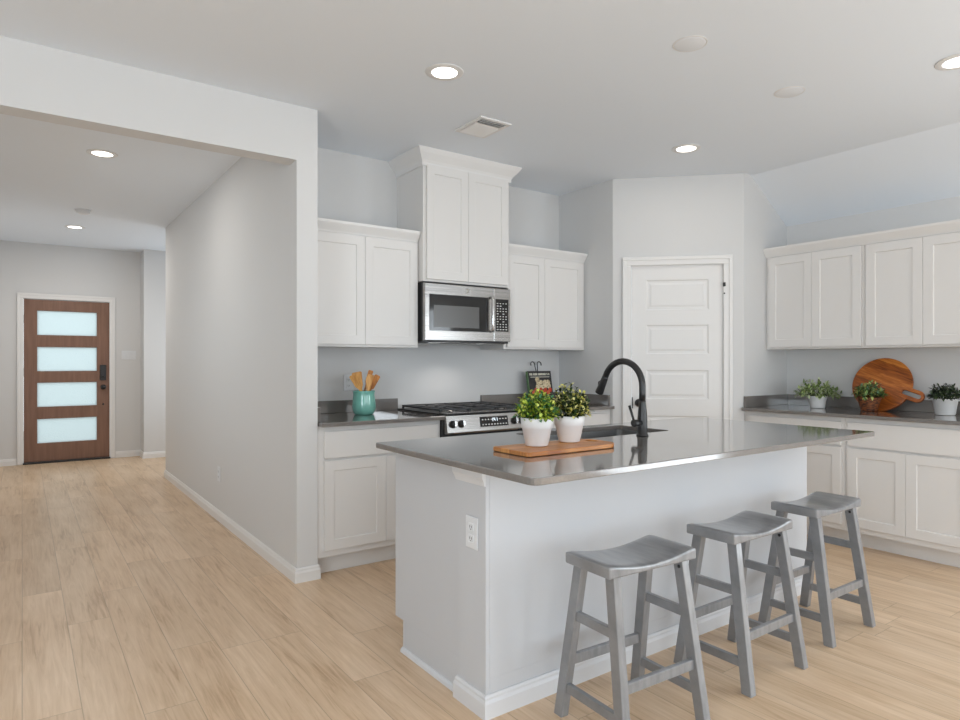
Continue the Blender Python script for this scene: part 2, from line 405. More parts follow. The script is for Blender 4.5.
# floor and ceilings
struct('floor', MB().box(XL-.1, 5.4, YB-.1, 9.9, -.06, 0), 'floor', 'pale oak plank floor running towards the front door', 'floor')
struct('ceiling', MB().box(XL-.1, XS, YB-.1, 9.95, ZC, ZC+.08), 'ceil', 'flat light grey ceiling with recessed lights', 'ceiling')
sl = MB(); t = bmesh.new()
vs = [t.verts.new(p) for p in ((XS, YB-.1, ZC), (XS, YD2, ZC), (XR, YD2, ZR), (XR, YB-.1, ZR), (XS, YB-.1, ZC+.08), (XS, YD2, ZC+.08), (XR, YD2, ZR+.08), (XR, YB-.1, ZR+.08))]
for q in ((0, 1, 2, 3), (7, 6, 5, 4), (0, 4, 5, 1), (1, 5, 6, 2), (2, 6, 7, 3), (3, 7, 4, 0)): t.faces.new([vs[i] for i in q])
bmesh.ops.recalc_face_normals(t, faces=list(t.faces)); sl.merge(t)
struct('ceiling_slope', sl, 'ceil', 'sloped strip of ceiling above the right hand cabinets', 'ceiling')
# walls
struct('wall_back', MB().box(XP, XJ, YR, YR+.1, 0, ZC), 'wall', 'grey wall behind the range and its cabinets', 'wall')
struct('wall_pantry_left', MB().box(XJ, XJ+.1, YD1, YR+.1, 0, ZC), 'wall', 'narrow grey wall between range counter and pantry door', 'wall')
struct('wall_pantry_right', MB().box(XD2, XR+.1, YD2, YD2+.1, 0, ZC), 'wall', 'narrow grey wall right of the pantry door', 'wall')
WRF = Frame((XR, 0, 0), (0, 1, 0), (0, 0, 1), (-1, 0, 0))
struct('wall_right', MB().grid(WRF, [YB, -2.65, -.35, YD2], [0, .02, 2.15, ZC], .1, holes=[(1, 1)]), 'wall', 'grey wall behind the right hand counter', 'wall')
PF = Frame((XJ, YD1, 0), (1/sqrt(2), -1/sqrt(2), 0), (0, 0, 1), (-1/sqrt(2), -1/sqrt(2), 0)); PL = (XD2-XJ)*sqrt(2)
struct('wall_pantry', MB().grid(PF, [0, .148, .858, PL], [0, 2.048, ZC], .1, holes=[(1, 0)]), 'wall', 'angled grey wall that holds the white pantry door', 'wall')
struct('wall_hall', MB().box(XW, XP, YP, YHE, 0, ZC), 'wall', 'long grey hall wall ending in a pillar beside the cabinets', 'wall')
struct('wall_header', MB().box(XL, XW, YP, YP+.13, ZB, ZC), 'wall', 'dropped header beam across the mouth of the hall', 'wall')
HLF = Frame((XHL, 0, 0), (0, 1, 0), (0, 0, 1), (1, 0, 0))
struct('wall_hall_left', MB().grid(HLF, [YP+.13, 4.25, 6.95, YF], [0, .8, 2.2, ZC], .1, holes=[(1, 1)]), 'wall', 'left wall of the entry hall', 'wall')
struct('wall_living', MB().box(XL, XHL-.1, YP, YP+.13, 0, ZB), 'wall', 'living room wall left of the hall opening', 'wall')
struct('wall_entry', MB().grid(back_frame(YF), [XHL-.1, .006, .945, XJH], [0, 2.05, ZC], .12, holes=[(1, 0)]), 'wall', 'grey end wall of the hall around the wooden front door', 'wall')
struct('wall_entry_return', MB().box(XJH, 2.7, YJ, YF+.12, 0, ZC), 'wall', 'stepped grey wall right of the front door', 'wall')
struct('wall_foyer', MB().box(2.6, 2.7, YHE-.1, YJ, 0, ZC).box(XP, 2.7, YHE-.1, YHE, 0, ZC), 'wall', 'far walls of the foyer nook', 'wall')
def wall_windows(fr, a0, a1, wins, z0=.55, z1=2.35):
    xs = [a0]; holes = []
    for a, b in wins: xs += [a, b]
    xs.append(a1)
    return MB().grid(fr, xs, [0, z0, z1, ZC], .12, holes=[(2*i+1, 1) for i in range(len(wins))])
RF = Frame((0, YB, 0), (1, 0, 0), (0, 0, 1), (0, 1, 0))
struct('wall_rear', wall_windows(RF, XL, XR, REAR_WIN), 'wall', 'living room wall behind the camera with three windows', 'wall')
LF = Frame((XL, 0, 0), (0, 1, 0), (0, 0, 1), (1, 0, 0))
struct('wall_left', wall_windows(LF, YB, YP, [(-2.1, .1)]), 'wall', 'left living room wall with one window', 'wall')
k = 0
WN = ['first', 'second', 'third', 'fourth']
for fr, wins in ((RF, REAR_WIN), (LF, [(-2.1, .1)])):
    for a, b in wins:
        k += 1
        wo = struct('window_%d' % k, MB().grid(fr, [a, a+.05, (a+b)/2-.02, (a+b)/2+.02, b-.05, b], [.55, .6, 1.43, 1.47, 2.3, 2.35], .1,
                    holes=[(1, 1), (3, 1), (1, 3), (3, 3)]), 'trim', 'white framed living room window behind the camera, %s from the left wall' % WN[k-1], 'window')
        MB().box(a+.03, b-.03, .58, 2.32, -.06, -.055, fr=fr).build('window_pane', 'glass', wo)
def glazed(name, fr, a, b, z0, z1, label, cat):
    m_ = (a+b)/2
    wo = struct(name, MB().grid(fr, [a, a+.06, m_-.03, m_+.03, b-.06, b], [z0, z0+.07, z1-.06, z1], .08, holes=[(1, 1), (3, 1)]), 'trim', label, cat)
    MB().box(a+.04, b-.04, z0+.05, z1-.04, -.05, -.045, fr=fr).build('window_pane', 'glass', wo)
glazed('door_3', WRF, -2.65, -.35, .02, 2.15, 'glass patio door behind the camera on the right', 'door')
glazed('window_5', HLF, 4.25, 6.95, .8, 2.2, 'added side window that lights the entry hall', 'window')  # invented opening out of view, put in to light the hall
# baseboards
BP = [(0, 0), (.014, 0), (.014, .055), (.009, .066), (.009, .074), (.004, .082), (0, .082)]
def baseboard(name, pts, label): return struct(name, MB().sweep(pts, BP), 'trim', label, 'baseboard')
baseboard('baseboard_hall', [(XP-.02, YHE), (XW, YHE), (XW, YP), (XP, YP), (XP, YP+.012)], 'white baseboard along the long hall wall and pillar')
baseboard('baseboard_entry', [(1.004, YF), (XJH, YF), (XJH, YJ), (XJH+1.2, YJ)], 'white baseboard right of the front door')
baseboard('baseboard_entry_left', [(XHL, YF), (-.056, YF)], 'white baseboard left of the front door')
baseboard('baseboard_hall_left', [(XHL, YP+.14), (XHL, YF-.015)], 'white baseboard on the left hall wall')
def pp(a): v = PF(a, 0); return (v.x, v.y)
baseboard('baseboard_pantry', [pp(.924), pp(PL-.01)], 'short white baseboard right of the pantry door')
baseboard('baseboard_pantry_left', [pp(.0), pp(.071)], 'short white baseboard left of the pantry door')
# casings
def casing(name, fr, a0, a1, z1, wdt, label):
    mb = MB()
    for side in (0, 1):
        o = (lambda d, s=side: a0+d if s == 0 else a1-d)
        lo, hi = sorted((o(0), o(wdt))); mb.box(lo, hi, 0, z1-wdt, 0, .014, .003, fr)
        lo, hi = sorted((o(0), o(wdt*.42))); mb.box(lo, hi, 0, z1-wdt*.42, .0141, .021, .003, fr)
    mb.box(a0, a1, z1-wdt, z1, 0, .014, .003, fr); mb.box(a0, a1, z1-wdt*.42, z1, .0141, .021, .003, fr)
    return struct(name, mb, 'trim', label, 'door casing')
casing('trim_1', back_frame(YF), -.052, 1.0, 2.118, .066, 'white casing around the wooden front door')
casing('trim_2', PF, .076, .919, 2.107, .068, 'white casing around the pantry door')
# ------------------------------------------------------------------ front door
FD = back_frame(YF+.012)
gx = [.016, .152, .794, .936]; gz = [.022, .249, .552, .703, 1.006, 1.150, 1.453, 1.603, 1.907, 2.043]
d1 = struct('door_1', MB().grid(FD, gx, gz, .045, holes=[(1, 1), (1, 3), (1, 5), (1, 7)], bev=.003), 'doorwood',
            'stained wood front door with four frosted glass panes', 'door')
for j in (1, 3, 5, 7): MB().box(gx[1]-.004, gx[2]+.004, gz[j]-.004, gz[j+1]+.004, -.030, -.022, fr=FD).build('glass_pane', 'frosted', d1)
lk = MB().box(.826, .898, 1.028, 1.228, 0, .022, .006, FD).build('keypad_lock', 'black', d1)
MB().lathe([(0, .03), (.012, .03), (.014, .022), (.014, .0)], n=16, fr=Frame(FD(.862, 1.075, .022), (1, 0, 0), (0, 0, 1), (0, -1, 0))).build('turn_knob', 'dark', lk)
MB().lathe([(0, .066), (.018, .064), (.028, .052), (.026, .038), (.012, .03), (.012, .012), (.032, .008), (.032, 0)], n=24, fr=Frame(FD(.866, .938, 0), (1, 0, 0), (0, 0, 1), (0, -1, 0))).build('door_knob', 'black', d1)
MB().lathe([(0, .006), (.010, .005), (.012, 0)], n=16, fr=Frame(FD(.866, .714, 0), (1, 0, 0), (0, 0, 1), (0, -1, 0))).build('bolt_cap', 'black', d1)
for z in (.36, 1.14, 1.80): MB().box(.000, .018, z-.05, z+.05, .0, .018, .004, FD).build('hinge', 'hinge', d1)
struct('trim_3', MB().box(.006, .945, YF-.03, YF+.10, 0, .02, .004), 'dark', 'dark metal threshold under the front door', 'threshold')
struct('ground', MB().box(-3, 5, YF+.13, 14, -.2, -.05), mat('porch_concrete', (176, 172, 166), .9), 'concrete porch outside the front door', 'ground')
# ------------------------------------------------------------------ pantry door
PDF = Frame(PF(0, 0, -.012), PF.a, PF.b, PF.c)
px = [.152, .264, .744, .855]; pz = [.012]
for z0 in (.20, .50, .66): pass
pz = [.012, .215, .485, .606, .839, .971, 1.204, 1.331, 1.564, 1.682, 1.924, 2.043]
ins = [(.010, -.008), (.014, 0), (.016, .005)]
d2 = struct('door_2', MB().grid(PDF, px, pz, .035, insets={(1, j): ins for j in (1, 3, 5, 7, 9)}), 'trim', 'white five panel pantry door on the angled wall', 'door')
MB().lathe([(0, .064), (.018, .062), (.028, .05), (.026, .038), (.011, .03), (.011, .012), (.032, .008), (.032, 0)], n=24, fr=Frame(PDF(.206, .939, 0), PF.a, PF.b, PF.c)).build('door_knob', 'black', d2)
MB().box(.150, .158, .895, .985, .0, .014, .002, PDF).build('latch_plate', 'black', d2)
for z in (.25, 1.02, 1.83):
    hb = MB().box(.850, .862, z-.045, z+.045, .0, .018, .004, PDF).build('hinge', 'trim', d2)
    if z > 1.5:
        MB().box(.848, .865, z+.030, z+.062, .006, .034, .003, PDF).build('hinge_pin_stop', 'black', hb)
        MB().box(.851, .862, z-.030, z-.018, .006, .030, .003, PDF).build('stop_tip', 'black', hb)

# ------------------------------------------------------------------ cabinets
SHAKER = [(.060, 0), (.0025, -.007)]
DT = .019
def shaker(fr, a0, a1, b0, b1):
    f2 = Frame(fr(0, 0, DT), fr.a, fr.b, fr.c)
    return MB().grid(f2, [a0-.0005, a1+.0005], [b0, b1], DT-.0005, insets={(0, 0): SHAKER}, bev=.0012)
def flat_front(fr, a0, a1, b0, b1):
    f2 = Frame(fr(0, 0, DT), fr.a, fr.b, fr.c); return MB().grid(f2, [a0, a1], [b0, b1], DT-.0005, bev=.0025)
CROWN_S = [(0, 2.106), (.006, 2.106), (.012, 2.118), (.044, 2.162), (.048, 2.178), (0, 2.178)]
CROWN_T = [(0, 2.632), (.012, 2.632), (.012, 2.655), (.022, 2.672), (.055, 2.712), (.072, 2.738), (.072, 2.7425), (0, 2.7425)]
UB, UT = 1.368, 2.106          # upper cabinets bottom / top under the crown
BF = back_frame(YR-.31); FY = YR-.31
G = 'upper cabinets over the range wall'
def upper_back(name, x0, x1, label, doors, crown_pts, yfront=FY, zb=UB, zt=UT, crown=CROWN_S, dz=None):
    T = Thing(name, ((x0+x1)/2, yfront, zb), label, 'cabinet', G)
    T.part('cabinet_body', MB().box(x0, x1, yfront, YR-.001, zb, zt+.03, .001), 'cab')
    fr = back_frame(yfront)
    for a, b in doors: T.part('cabinet_door', shaker(fr, a, b, zb+.016, zt-.006), 'cab')
    T.part('crown_moulding', MB().sweep(crown_pts, crown), 'trim')
    return T
upper_back('wall_cabinet', 1.4145, 2.2655, 'low white two door wall cabinet between hall pillar and microwave', [(1.440, 1.853), (1.856, 2.254)],
           [(1.4145, FY), (2.262, FY)])
upper_back('wall_cabinet', 3.0235, 3.884, 'low white two door wall cabinet right of the microwave', [(3.050, 3.428), (3.431, 3.858)],
           [(3.03, FY), (3.882, FY), (3.882, YR)][:2] + [(3.884, FY)][:0])
upper_back('wall_cabinet', 2.2665, 3.0225, 'tall white two door cabinet above the microwave reaching the ceiling', [(2.290, 2.634), (2.637, 2.999)],
           [(2.2665, YR-.002), (2.2665, 3.866), (3.0225, 3.866), (3.0225, YR-.002)], 3.866, 1.832, 2.65, CROWN_T)
RFx = XR-.31; RFF = right_frame(RFx)
G2 = 'upper cabinets on the right wall'
def upper_right(y1, y0, label, doors):
    T = Thing('wall_cabinet', (RFx, (y0+y1)/2, UB), label, 'cabinet', G2)
    T.part('cabinet_body', MB().box(RFx, XR-.001, y0, y1, UB, UT+.03, .001), 'cab')
    for a, b in doors: T.part('cabinet_door', shaker(RFF, -a, -b, UB+.016, UT-.006), 'cab')
upper_right(YD2-.001, 2.1515, 'white two door wall cabinet next to the pantry wall above the sage plant', [(2.868, 2.522), (2.519, 2.168)])
upper_right(2.1505, 1.40, 'white two door wall cabinet above the round wooden board, cut by the picture edge', [(2.134, 1.782), (1.779, 1.42)])
tag(MB().sweep([(RFx, YD2-.001), (RFx, 1.40)], CROWN_S).build('crown_moulding', 'trim', None, (RFx, 2.2, 2.106)), 'white crown moulding along the top of the right wall cabinets', 'moulding') if 0 else None
cm = MB().sweep([(RFx, YD2-.001), (RFx, 1.40)], CROWN_S)
tag(cm.build('crown_moulding', 'trim'), 'white crown moulding along the top of the right wall cabinets', 'moulding')
# base cabinets
CF = YR-.61; CBF = back_frame(CF); ZCB = .889
def base_back(x0, x1, label, fronts, fx0=None):
    T = Thing('base_cabinet', ((x0+x1)/2, CF, 0), label, 'cabinet')
    T.part('cabinet_body', MB().box(x0, x1, CF, YR-.001, .112, ZCB, .001), 'cab')
    T.part('toe_kick', MB().box(x0, x1, CF+.065, CF+.085, 0.0, .111, .001), 'cab')
    for kind, a, b, z0, z1 in fronts:
        if kind == 'd': T.part('cabinet_door', shaker(CBF, a, b, z0, z1), 'cab')
        else: T.part('drawer', flat_front(CBF, a, b, z0, z1), 'cab')
    return T
base_back(1.4155, 2.262, 'white base cabinet with one drawer between hall pillar and range', [('r', 1.452, 2.238, .696, .858), ('d', 1.452, 1.853, .152, .682), ('d', 1.856, 2.238, .152, .682)])
base_back(3.026, 3.884, 'white base cabinet between range and pantry corner', [('r', 3.05, 3.85, .696, .858), ('d', 3.05, 3.448, .152, .682), ('d', 3.451, 3.85, .152, .682)])
CX = XR-.61; CRF = right_frame(CX)
def base_right(y1, y0, label, fronts):
    T = Thing('base_cabinet', (CX, (y0+y1)/2, 0), label, 'cabinet')
    T.part('cabinet_body', MB().box(CX, XR-.001, y0, y1, .112, ZCB, .001), 'cab')
    T.part('toe_kick', MB().box(CX+.10, CX+.12, y0, y1, 0, .111, .001), 'cab')
    for kind, a, b, z0, z1 in fronts:
        if kind == 'd': T.part('cabinet_door', shaker(CRF, -a, -b, z0, z1), 'cab')
        else: T.part('drawer', flat_front(CRF, -a, -b, z0, z1), 'cab')
base_right(YD2-.001, 2.1435, 'white base cabinet nearest the pantry, half hidden by the island', [('r', 2.86, 2.165, .696, .858), ('d', 2.86, 2.514, .152, .682), ('d', 2.511, 2.165, .152, .682)])
base_right(2.1425, 1.39, 'white base cabinet with wide drawer right of the farthest stool', [('r', 2.122, 1.41, .696, .858), ('d', 2.122, 1.768, .152, .682), ('d', 1.765, 1.41, .152, .682)])
# countertops
def slab(mb, x0, x1, y0, y1, r=.004): return mb.plate(WORLD, rrect(x0, x1, y0, y1, r, 2), [], .890, ZT, .003)
T = Thing('countertop', (1.84, 3.9, .89), 'grey quartz countertop under the teal crock', 'countertop')
T.part('slab', slab(MB(), 1.4155, 2.2635, CF-.076, YR-.002), 'counter')
T.part('backsplash', MB().box(1.437, 2.2635, YR-.021, YR-.002, ZT+.0005, 1.0, .0015), 'counter')
T.part('side_splash', MB().box(1.4155, 1.436, CF+.0, YR-.002, ZT+.0005, 1.0, .0015), 'counter')
T = Thing('countertop', (3.45, 3.9, .89), 'grey quartz countertop right of the range under the cookbook', 'countertop')
T.part('slab', slab(MB(), 3.0245, 3.884, CF-.050, YR-.002), 'counter')
T.part('backsplash', MB().box(3.0245, 3.862, YR-.021, YR-.002, ZT+.0005, 1.0, .0015), 'counter')
T.part('side_splash', MB().box(3.863, 3.884, CF, YR-.002, ZT+.0005, 1.0, .0015), 'counter')
T = Thing('countertop', (4.9, 2.2, .89), 'long grey quartz countertop along the right wall with small plants', 'countertop')
T.part('slab', slab(MB(), CX-.050, XR-.002, 1.385, YD2-.002), 'counter')
T.part('backsplash', MB().box(XR-.021, XR-.002, 1.385, YD2-.023, ZT+.0005, 1.0, .0015), 'counter')
T.part('side_splash', MB().box(CX-.02, XR-.002, YD2-.022, YD2-.002, ZT+.0005, 1.0, .0015), 'counter')

# ------------------------------------------------------------------ kitchen island
IX0, IX1, IY0, IY1 = 1.364, 3.549, 1.856, 2.570
SX0, SX1, SY0, SY1 = 1.985, 2.742, 2.145, 2.50
T = Thing('kitchen_island', (2.45, 2.2, 0), 'white panelled kitchen island with stools along its front', 'island')
T.part('island_body', MB().plate(WORLD, rrect(IX0, IX1, IY0, IY1, .001, 1), [rrect(IX0+.03, IX1-.03, IY0+.10, IY1-.03, .001, 1)], .135, .8895)
       .plate(WORLD, rrect(IX0, IX1, IY0, IY1-.07, .001, 1), [rrect(IX0+.03, IX1-.03, IY0+.10, IY1-.10, .001, 1)], 0, .1345), 'island')
PX = 1.346
post = T.part('end_post', MB().box(PX, IX0-.0005, IY0-.0005, 2.035, 0, .8895, .001), 'island')
T.part('post_cap', MB().sweep([(IX0+.01, 2.035), (PX, 2.035), (PX, IY0-.001), (PX+.0005, IY0-.001)][:3], [(0, .826), (.006, .826), (.010, .842), (.016, .856), (.016, .8895), (0, .8895)]), 'island_trim')
T.part('baseboard', MB().sweep([(IX0, 2.035), (PX, 2.035), (PX, IY0-.001), (IX1, IY0-.001), (IX1, IY1-.08)], BP), 'island_trim')
T.part('shoe_moulding', MB().sweep([(IX0, IY1-.07), (IX0, 2.05)], [(0, 0), (.014, 0), (.012, .012), (.006, .018), (0, .02)]), 'island_trim')
OF = Frame((PX, 0, 0), (0, -1, 0), (0, 0, 1), (-1, 0, 0))
def outlet_parts(fr, a, z, mk, w2=.037, h2=.058):
    p = mk('outlet_plate', MB().box(a-w2, a+w2, z-h2, z+h2, .0005, .006, .002, fr), 'plastic', None)
    for dz in (.021, -.021):
        r = MB().box(a-.017, a+.017, z+dz-.014, z+dz+.014, .006, .008, .003, fr); q = mk('socket', r, 'plastic', p)
        mk2 = MB()
        for sx in (-.006, .006): mk2.box(a+sx-.0012, a+sx+.0012, z+dz-.003, z+dz+.006, .008, .0085, 0, fr)
        mk2.box(a-.002, a+.002, z+dz-.010, z+dz-.006, .008, .0085, 0, fr)
        mk('slots', mk2, 'slot', p)
outlet_parts(OF, -1.938, .645, lambda n, mb, m, par: T.part(n, mb, m, par))
IC = rrect(1.271, 3.551, 1.502, 2.584, [.01, .01, .03, .02], 4)
tag(MB().plate(WORLD, IC, [rrect(SX0, SX1, SY0, SY1, .03, 4)], .890, ZT, .003).build('countertop', 'counter', None, (2.4, 2.0, .89)),
    'large grey quartz island top with sink cutout and potted plants', 'countertop')
# sink and faucet
T = Thing('sink', ((SX0+SX1)/2, (SY0+SY1)/2, .69), 'undermount stainless sink set in the island top behind the potted plants', 'sink')
mb = MB(); mb.plate(WORLD, rrect(SX0-.018, SX1+.018, SY0-.018, SY1+.018, .03, 4), [rrect(SX0-.004, SX1+.004, SY0-.004, SY1+.004, .032, 4)], .70, .889)
mb.plate(WORLD, rrect(SX0-.018, SX1+.018, SY0-.018, SY1+.018, .03, 4), [circle(.045, 20, ((SX0+SX1)/2, 2.33))], .69, .70)
T.part('basin', mb, 'sink')
T.part('drain', MB().lathe([(0, .688), (.03, .69), (.044, .700), (.044, .69), (.044, .68), (0, .68)], ((SX0+SX1)/2, 2.33, 0), 24), 'chrome')
FX, FYY = 2.429, 2.066
T = Thing('faucet', (FX, FYY, ZT), 'tall matte black gooseneck faucet on the island', 'faucet')
T.part('faucet_body', MB().lathe([(0, ZT+.0005), (.029, ZT+.0005), (.029, ZT+.006), (.0245, ZT+.010), (.0235, ZT+.07), (.021, 1.03), (.0165, 1.075), (.0162, 1.085), (0, 1.085)], (FX, FYY, 0), 32), 'black')
pts = [(FX, FYY, 1.08), (FX, FYY, 1.12)]
for k in range(0, 17):
    a = pi-k*radians(158)/16; pts.append((FX, FYY+.124+.124*cos(a), 1.152+.121*sin(a)))
e, d = Vector(pts[-1]), (Vector(pts[-1])-Vector(pts[-2])).normalized()
T.part('gooseneck', MB().tube(pts, .0158, 20), 'black')
hd = T.part('spray_head', MB().tube([e, e+d*.012, e+d*.02, e+d*.06, e+d*.095, e+d*.100], [.0158, .0165, .0172, .0192, .022, .0205], 20), 'black')
nrm = Vector((0, d.z, -d.y)); nrm = nrm if nrm.y > 0 else -nrm
T.part('spray_button', MB().tube([e+d*.035+nrm*.017, e+d*.05+nrm*.0245, e+d*.068+nrm*.019], [.004, .007, .005], 10), 'dark', hd)
T.part('handle_hub', MB().tube([(FX-.012, FYY, .978), (FX-.045, FYY, .978), (FX-.062, FYY, .978), (FX-.066, FYY, .978)], [.0175, .0165, .0185, .014], 20), 'black')
T.part('lever', MB().tube([(FX-.058, FYY, .985), (FX-.062, FYY+.010, 1.02), (FX-.068, FYY+.022, 1.062)], [.0055, .006, .0068], 12), 'black')

# ------------------------------------------------------------------ range
RX0, RX1 = 2.2665, 3.0205; RC = (RX0+RX1)/2
T = Thing('gas_range', (RC, 3.9, 0), 'slide-in stainless gas range with black cooktop', 'range')
RY0, RY1 = 3.600, YR-.004
T.part('range_body', MB().box(RX0, RX1, RY0+.02, RY1, .06, .905, .002), 'dark')
for x in (RX0+.05, RX1-.05):
    for y in (RY0+.08, RY1-.06): T.part('foot', MB().lathe([(0, 0), (.02, 0), (.018, .06), (0, .06)], (x, y, 0), 12), 'dark')
RTF = Frame((0, RY0+.02, 0), (1, 0, 0), (0, 0, 1), (0, -1, 0))
T.part('drawer', MB().box(RX0+.004, RX1-.004, .075, .235, .0005, .028, .004, RTF), 'steel')
od = T.part('oven_door', MB().box(RX0+.004, RX1-.004, .245, .775, .0005, .034, .004, RTF), 'steel')
T.part('oven_window', MB().box(RX0+.12, RX1-.12, .36, .64, .034, .036, .001, RTF), 'glass_black', od)
T.part('oven_handle', MB().tube([RTF(RX0+.06, .735, .075), RTF(RX1-.06, .735, .075)], .012, 14).box(RX0+.07, RX0+.095, .725, .745, .034, .07, .002, RTF).box(RX1-.095, RX1-.07, .725, .745, .034, .07, .002, RTF), 'chrome', od)
# tilted control panel
tl = radians(12)
CP = Frame((0, RY0-.034, .800), (1, 0, 0), (0, sin(tl), cos(tl)), (0, -cos(tl), sin(tl)))
cpn = MB(); t = bmesh.new()
sec = [(RY0+.02, .79), (RY0-.024, .79), (RY0-.034, .800), (RY0-.034+sin(tl)*.112, .800+cos(tl)*.112), (RY0+.02, .918)]
rows = [[t.verts.new((x, y, z)) for y, z in sec] for x in (RX0+.012, RX1-.004)]
for j in range(5): t.faces.new((rows[0][j], rows[0][(j+1) % 5], rows[1][(j+1) % 5], rows[1][j]))
t.faces.new(rows[0]); t.faces.new(rows[1]); bmesh.ops.recalc_face_normals(t, faces=list(t.faces)); cpn.merge(t)
cp = T.part('control_panel', cpn, 'steel')
dsx0, dsx1 = 2.548, 2.788
ds = T.part('display', MB().box(dsx0, dsx1, .025, .094, .0002, .002, 0, CP), 'glass_black', cp)
for i in range(9):
    for j in range(2):
        if j == 1 and 3 < i < 6: continue
        T.part('button', MB().box(dsx0+.016+i*.025, dsx0+.027+i*.025, .036+j*.034, .044+j*.034, .0021, .0026, 0, CP), 'white_mark', ds)
dg = MB()
SEG = {'1': 'bc', '2': 'abged', '4': 'fgbc', ':': ''}
def seg7(mb, fr, a, b, w_, h_, ch, c0=.0021, c1=.0026):
    t_ = .0035
    S = dict(a=(0, w_, h_-t_, h_), g=(0, w_, h_/2-t_/2, h_/2+t_/2), d=(0, w_, 0, t_), f=(0, t_, h_/2, h_), e=(0, t_, 0, h_/2), b=(w_-t_, w_, h_/2, h_), c=(w_-t_, w_, 0, h_/2))
    for q in SEG[ch]: x0, x1, z0, z1 = S[q]; mb.box(a+x0, a+x1, b+z0, b+z1, c0, c1, 0, fr)
for i, ch in enumerate('141'): seg7(dg, CP, 2.645+i*.019, .060, .013, .024, ch)
T.part('clock_digits', dg, 'digit', cp)
for x in (2.305+.022, 2.305+.090, 2.846, 2.912, 2.978):
    kf = Frame(CP(x, .055, 0), CP.a, CP.b, CP.c)
    kn = T.part('knob', MB().lathe([(0, .026), (.019, .026), (.0225, .020), (.0225, .004), (.026, .003), (.026, 0)], n=24, fr=kf), 'black')
    T.part('knob_grip', MB().box(-.0045, .0045, -.021, .021, .026, .036, .002, kf).box(.006, .018, -.012, .016, .0262, .030, .001, kf), 'chrome', kn)
T.part('cooktop', MB().plate(WORLD, rrect(RX0-.004, RX1+.002, RY0-.012, RY1, .006, 2), [], .9155, .924, .002), 'dark')
T.part('front_rim', MB().box(RX0, RX1-.002, RY0-.016, RY0+.06, .9245, .930, .002), 'steel')
BUR = [(RX0+.15, 3.78), (RX0+.15, 4.07), (RC, 3.92), (RX1-.15, 3.78), (RX1-.15, 4.07)]
for i, (x, y) in enumerate(BUR):
    b_ = T.part('burner', MB().lathe([(.055, .9245), (.05, .932), (.03, .934), (0, .934)], (x, y, 0), 24), 'steel')
    T.part('burner_cap', MB().lathe([(.034, .9342), (.036, .938), (.032, .942), (0, .943)], (x, y, 0), 24), 'iron', b_)
gw = (RX1-RX0-.03)/3
for i in range(3):
    x0 = RX0+.012+i*(gw+.003); x1 = x0+gw; y0, y1 = RY0+.065, RY1-.05; mb = MB(); zt = .953
    for a, b in ((x0, x0+.012), (x1-.012, x1)): mb.box(a, b, y0, y1, zt-.014, zt, .003)
    for a, b in ((y0, y0+.012), (y1-.012, y1), ((y0+y1)/2-.006, (y0+y1)/2+.006)): mb.box(x0+.012, x1-.012, a, b, zt-.014, zt, .003)
    xc = (x0+x1)/2; mb.box(xc-.006, xc+.006, y0+.012, (y0+y1)/2-.006, zt-.012, zt+.002, .003); mb.box(xc-.006, xc+.006, (y0+y1)/2+.006, y1-.012, zt-.012, zt+.002, .003)
    for y in (y0+.14, y1-.14): mb.box(x0+.012, xc-.006, y-.005, y+.005, zt-.012, zt+.001, .003); mb.box(xc+.006, x1-.012, y-.005, y+.005, zt-.012, zt+.001, .003)
    for x in (x0, x1-.014):
        for y in (y0, y1-.014): mb.box(x, x+.014, y, y+.014, .9305 if y < RY0+.07 else .9245, zt-.014, .002)
    T.part('grate', mb, 'iron')
# ------------------------------------------------------------------ microwave
MF = back_frame(3.872); mx0, mx1, mz0, mz1 = 2.2675, 3.0205, 1.408, 1.828
T = Thing('microwave', ((mx0+mx1)/2, 4.0, mz0), 'stainless over-the-range microwave under the tall cabinet', 'microwave')
T.part('microwave_body', MB().box(mx0, mx1, 3.872, YR-.002, mz0, mz1, .002), 'dark')
split = 2.862
dr = T.part('door', MB().grid(Frame((0, 3.842, 0), MF.a, MF.b, MF.c), [mx0+.001, mx0+.034, 2.808, split], [mz0+.012, mz0+.078, mz1-.082, mz1-.010], .0295, insets={(1, 1): [(.001, -.002)]}, bev=.003), 'steel')
WF = Frame((0, 3.8435, 0), MF.a, MF.b, MF.c)
T.part('door_glass', MB().box(mx0+.037, 2.805, mz0+.081, mz1-.085, -.0005, .0015, 0, WF), 'glass_black', dr)
T.part('oven_window', MB().box(mx0+.072, 2.728, mz0+.105, mz1-.160, .0016, .0022, 0, WF), 'mw_screen', dr)
T.part('handle', MB().tube([WF(2.829, mz0+.085, .004), WF(2.829, mz0+.092, .03), WF(2.829, mz0+.11, .036), WF(2.829, mz1-.105, .036), WF(2.829, mz1-.09, .03), WF(2.829, mz1-.083, .004)], [.009, .010, .011, .011, .010, .009], 14), 'chrome', dr)
T.part('badge', MB().lathe([(0, .0025), (.013, .0025), (.014, 0)], n=20, fr=Frame((2.625, 3.8418, mz1-.045), (1, 0, 0), (0, 0, 1), (0, -1, 0))), 'hinge', dr)
cp = T.part('control_frame', MB().box(split+.001, mx1-.001, mz0+.012, mz1-.010, .0005, .030, .003, MF), 'steel')
KF = Frame((0, 3.8418, 0), MF.a, MF.b, MF.c)
T.part('keypad', MB().box(split+.016, mx1-.022, mz0+.088, mz1-.090, 0, .0016, 0, KF), 'glass_black', cp)
mk = MB(); random.seed(4)
for r in range(11):
    for c in range(4):
        if (r in (3, 6) and c % 2) or (r == 9 and c > 1): continue
        x = split+.026+c*.027; z = mz0+.10+r*.0195
        mk.box(x, x+(.012 if r % 3 else .016), z, z+.006, .0017, .0020, 0, KF)
T.part('key_marks', mk, 'white_mark', cp)
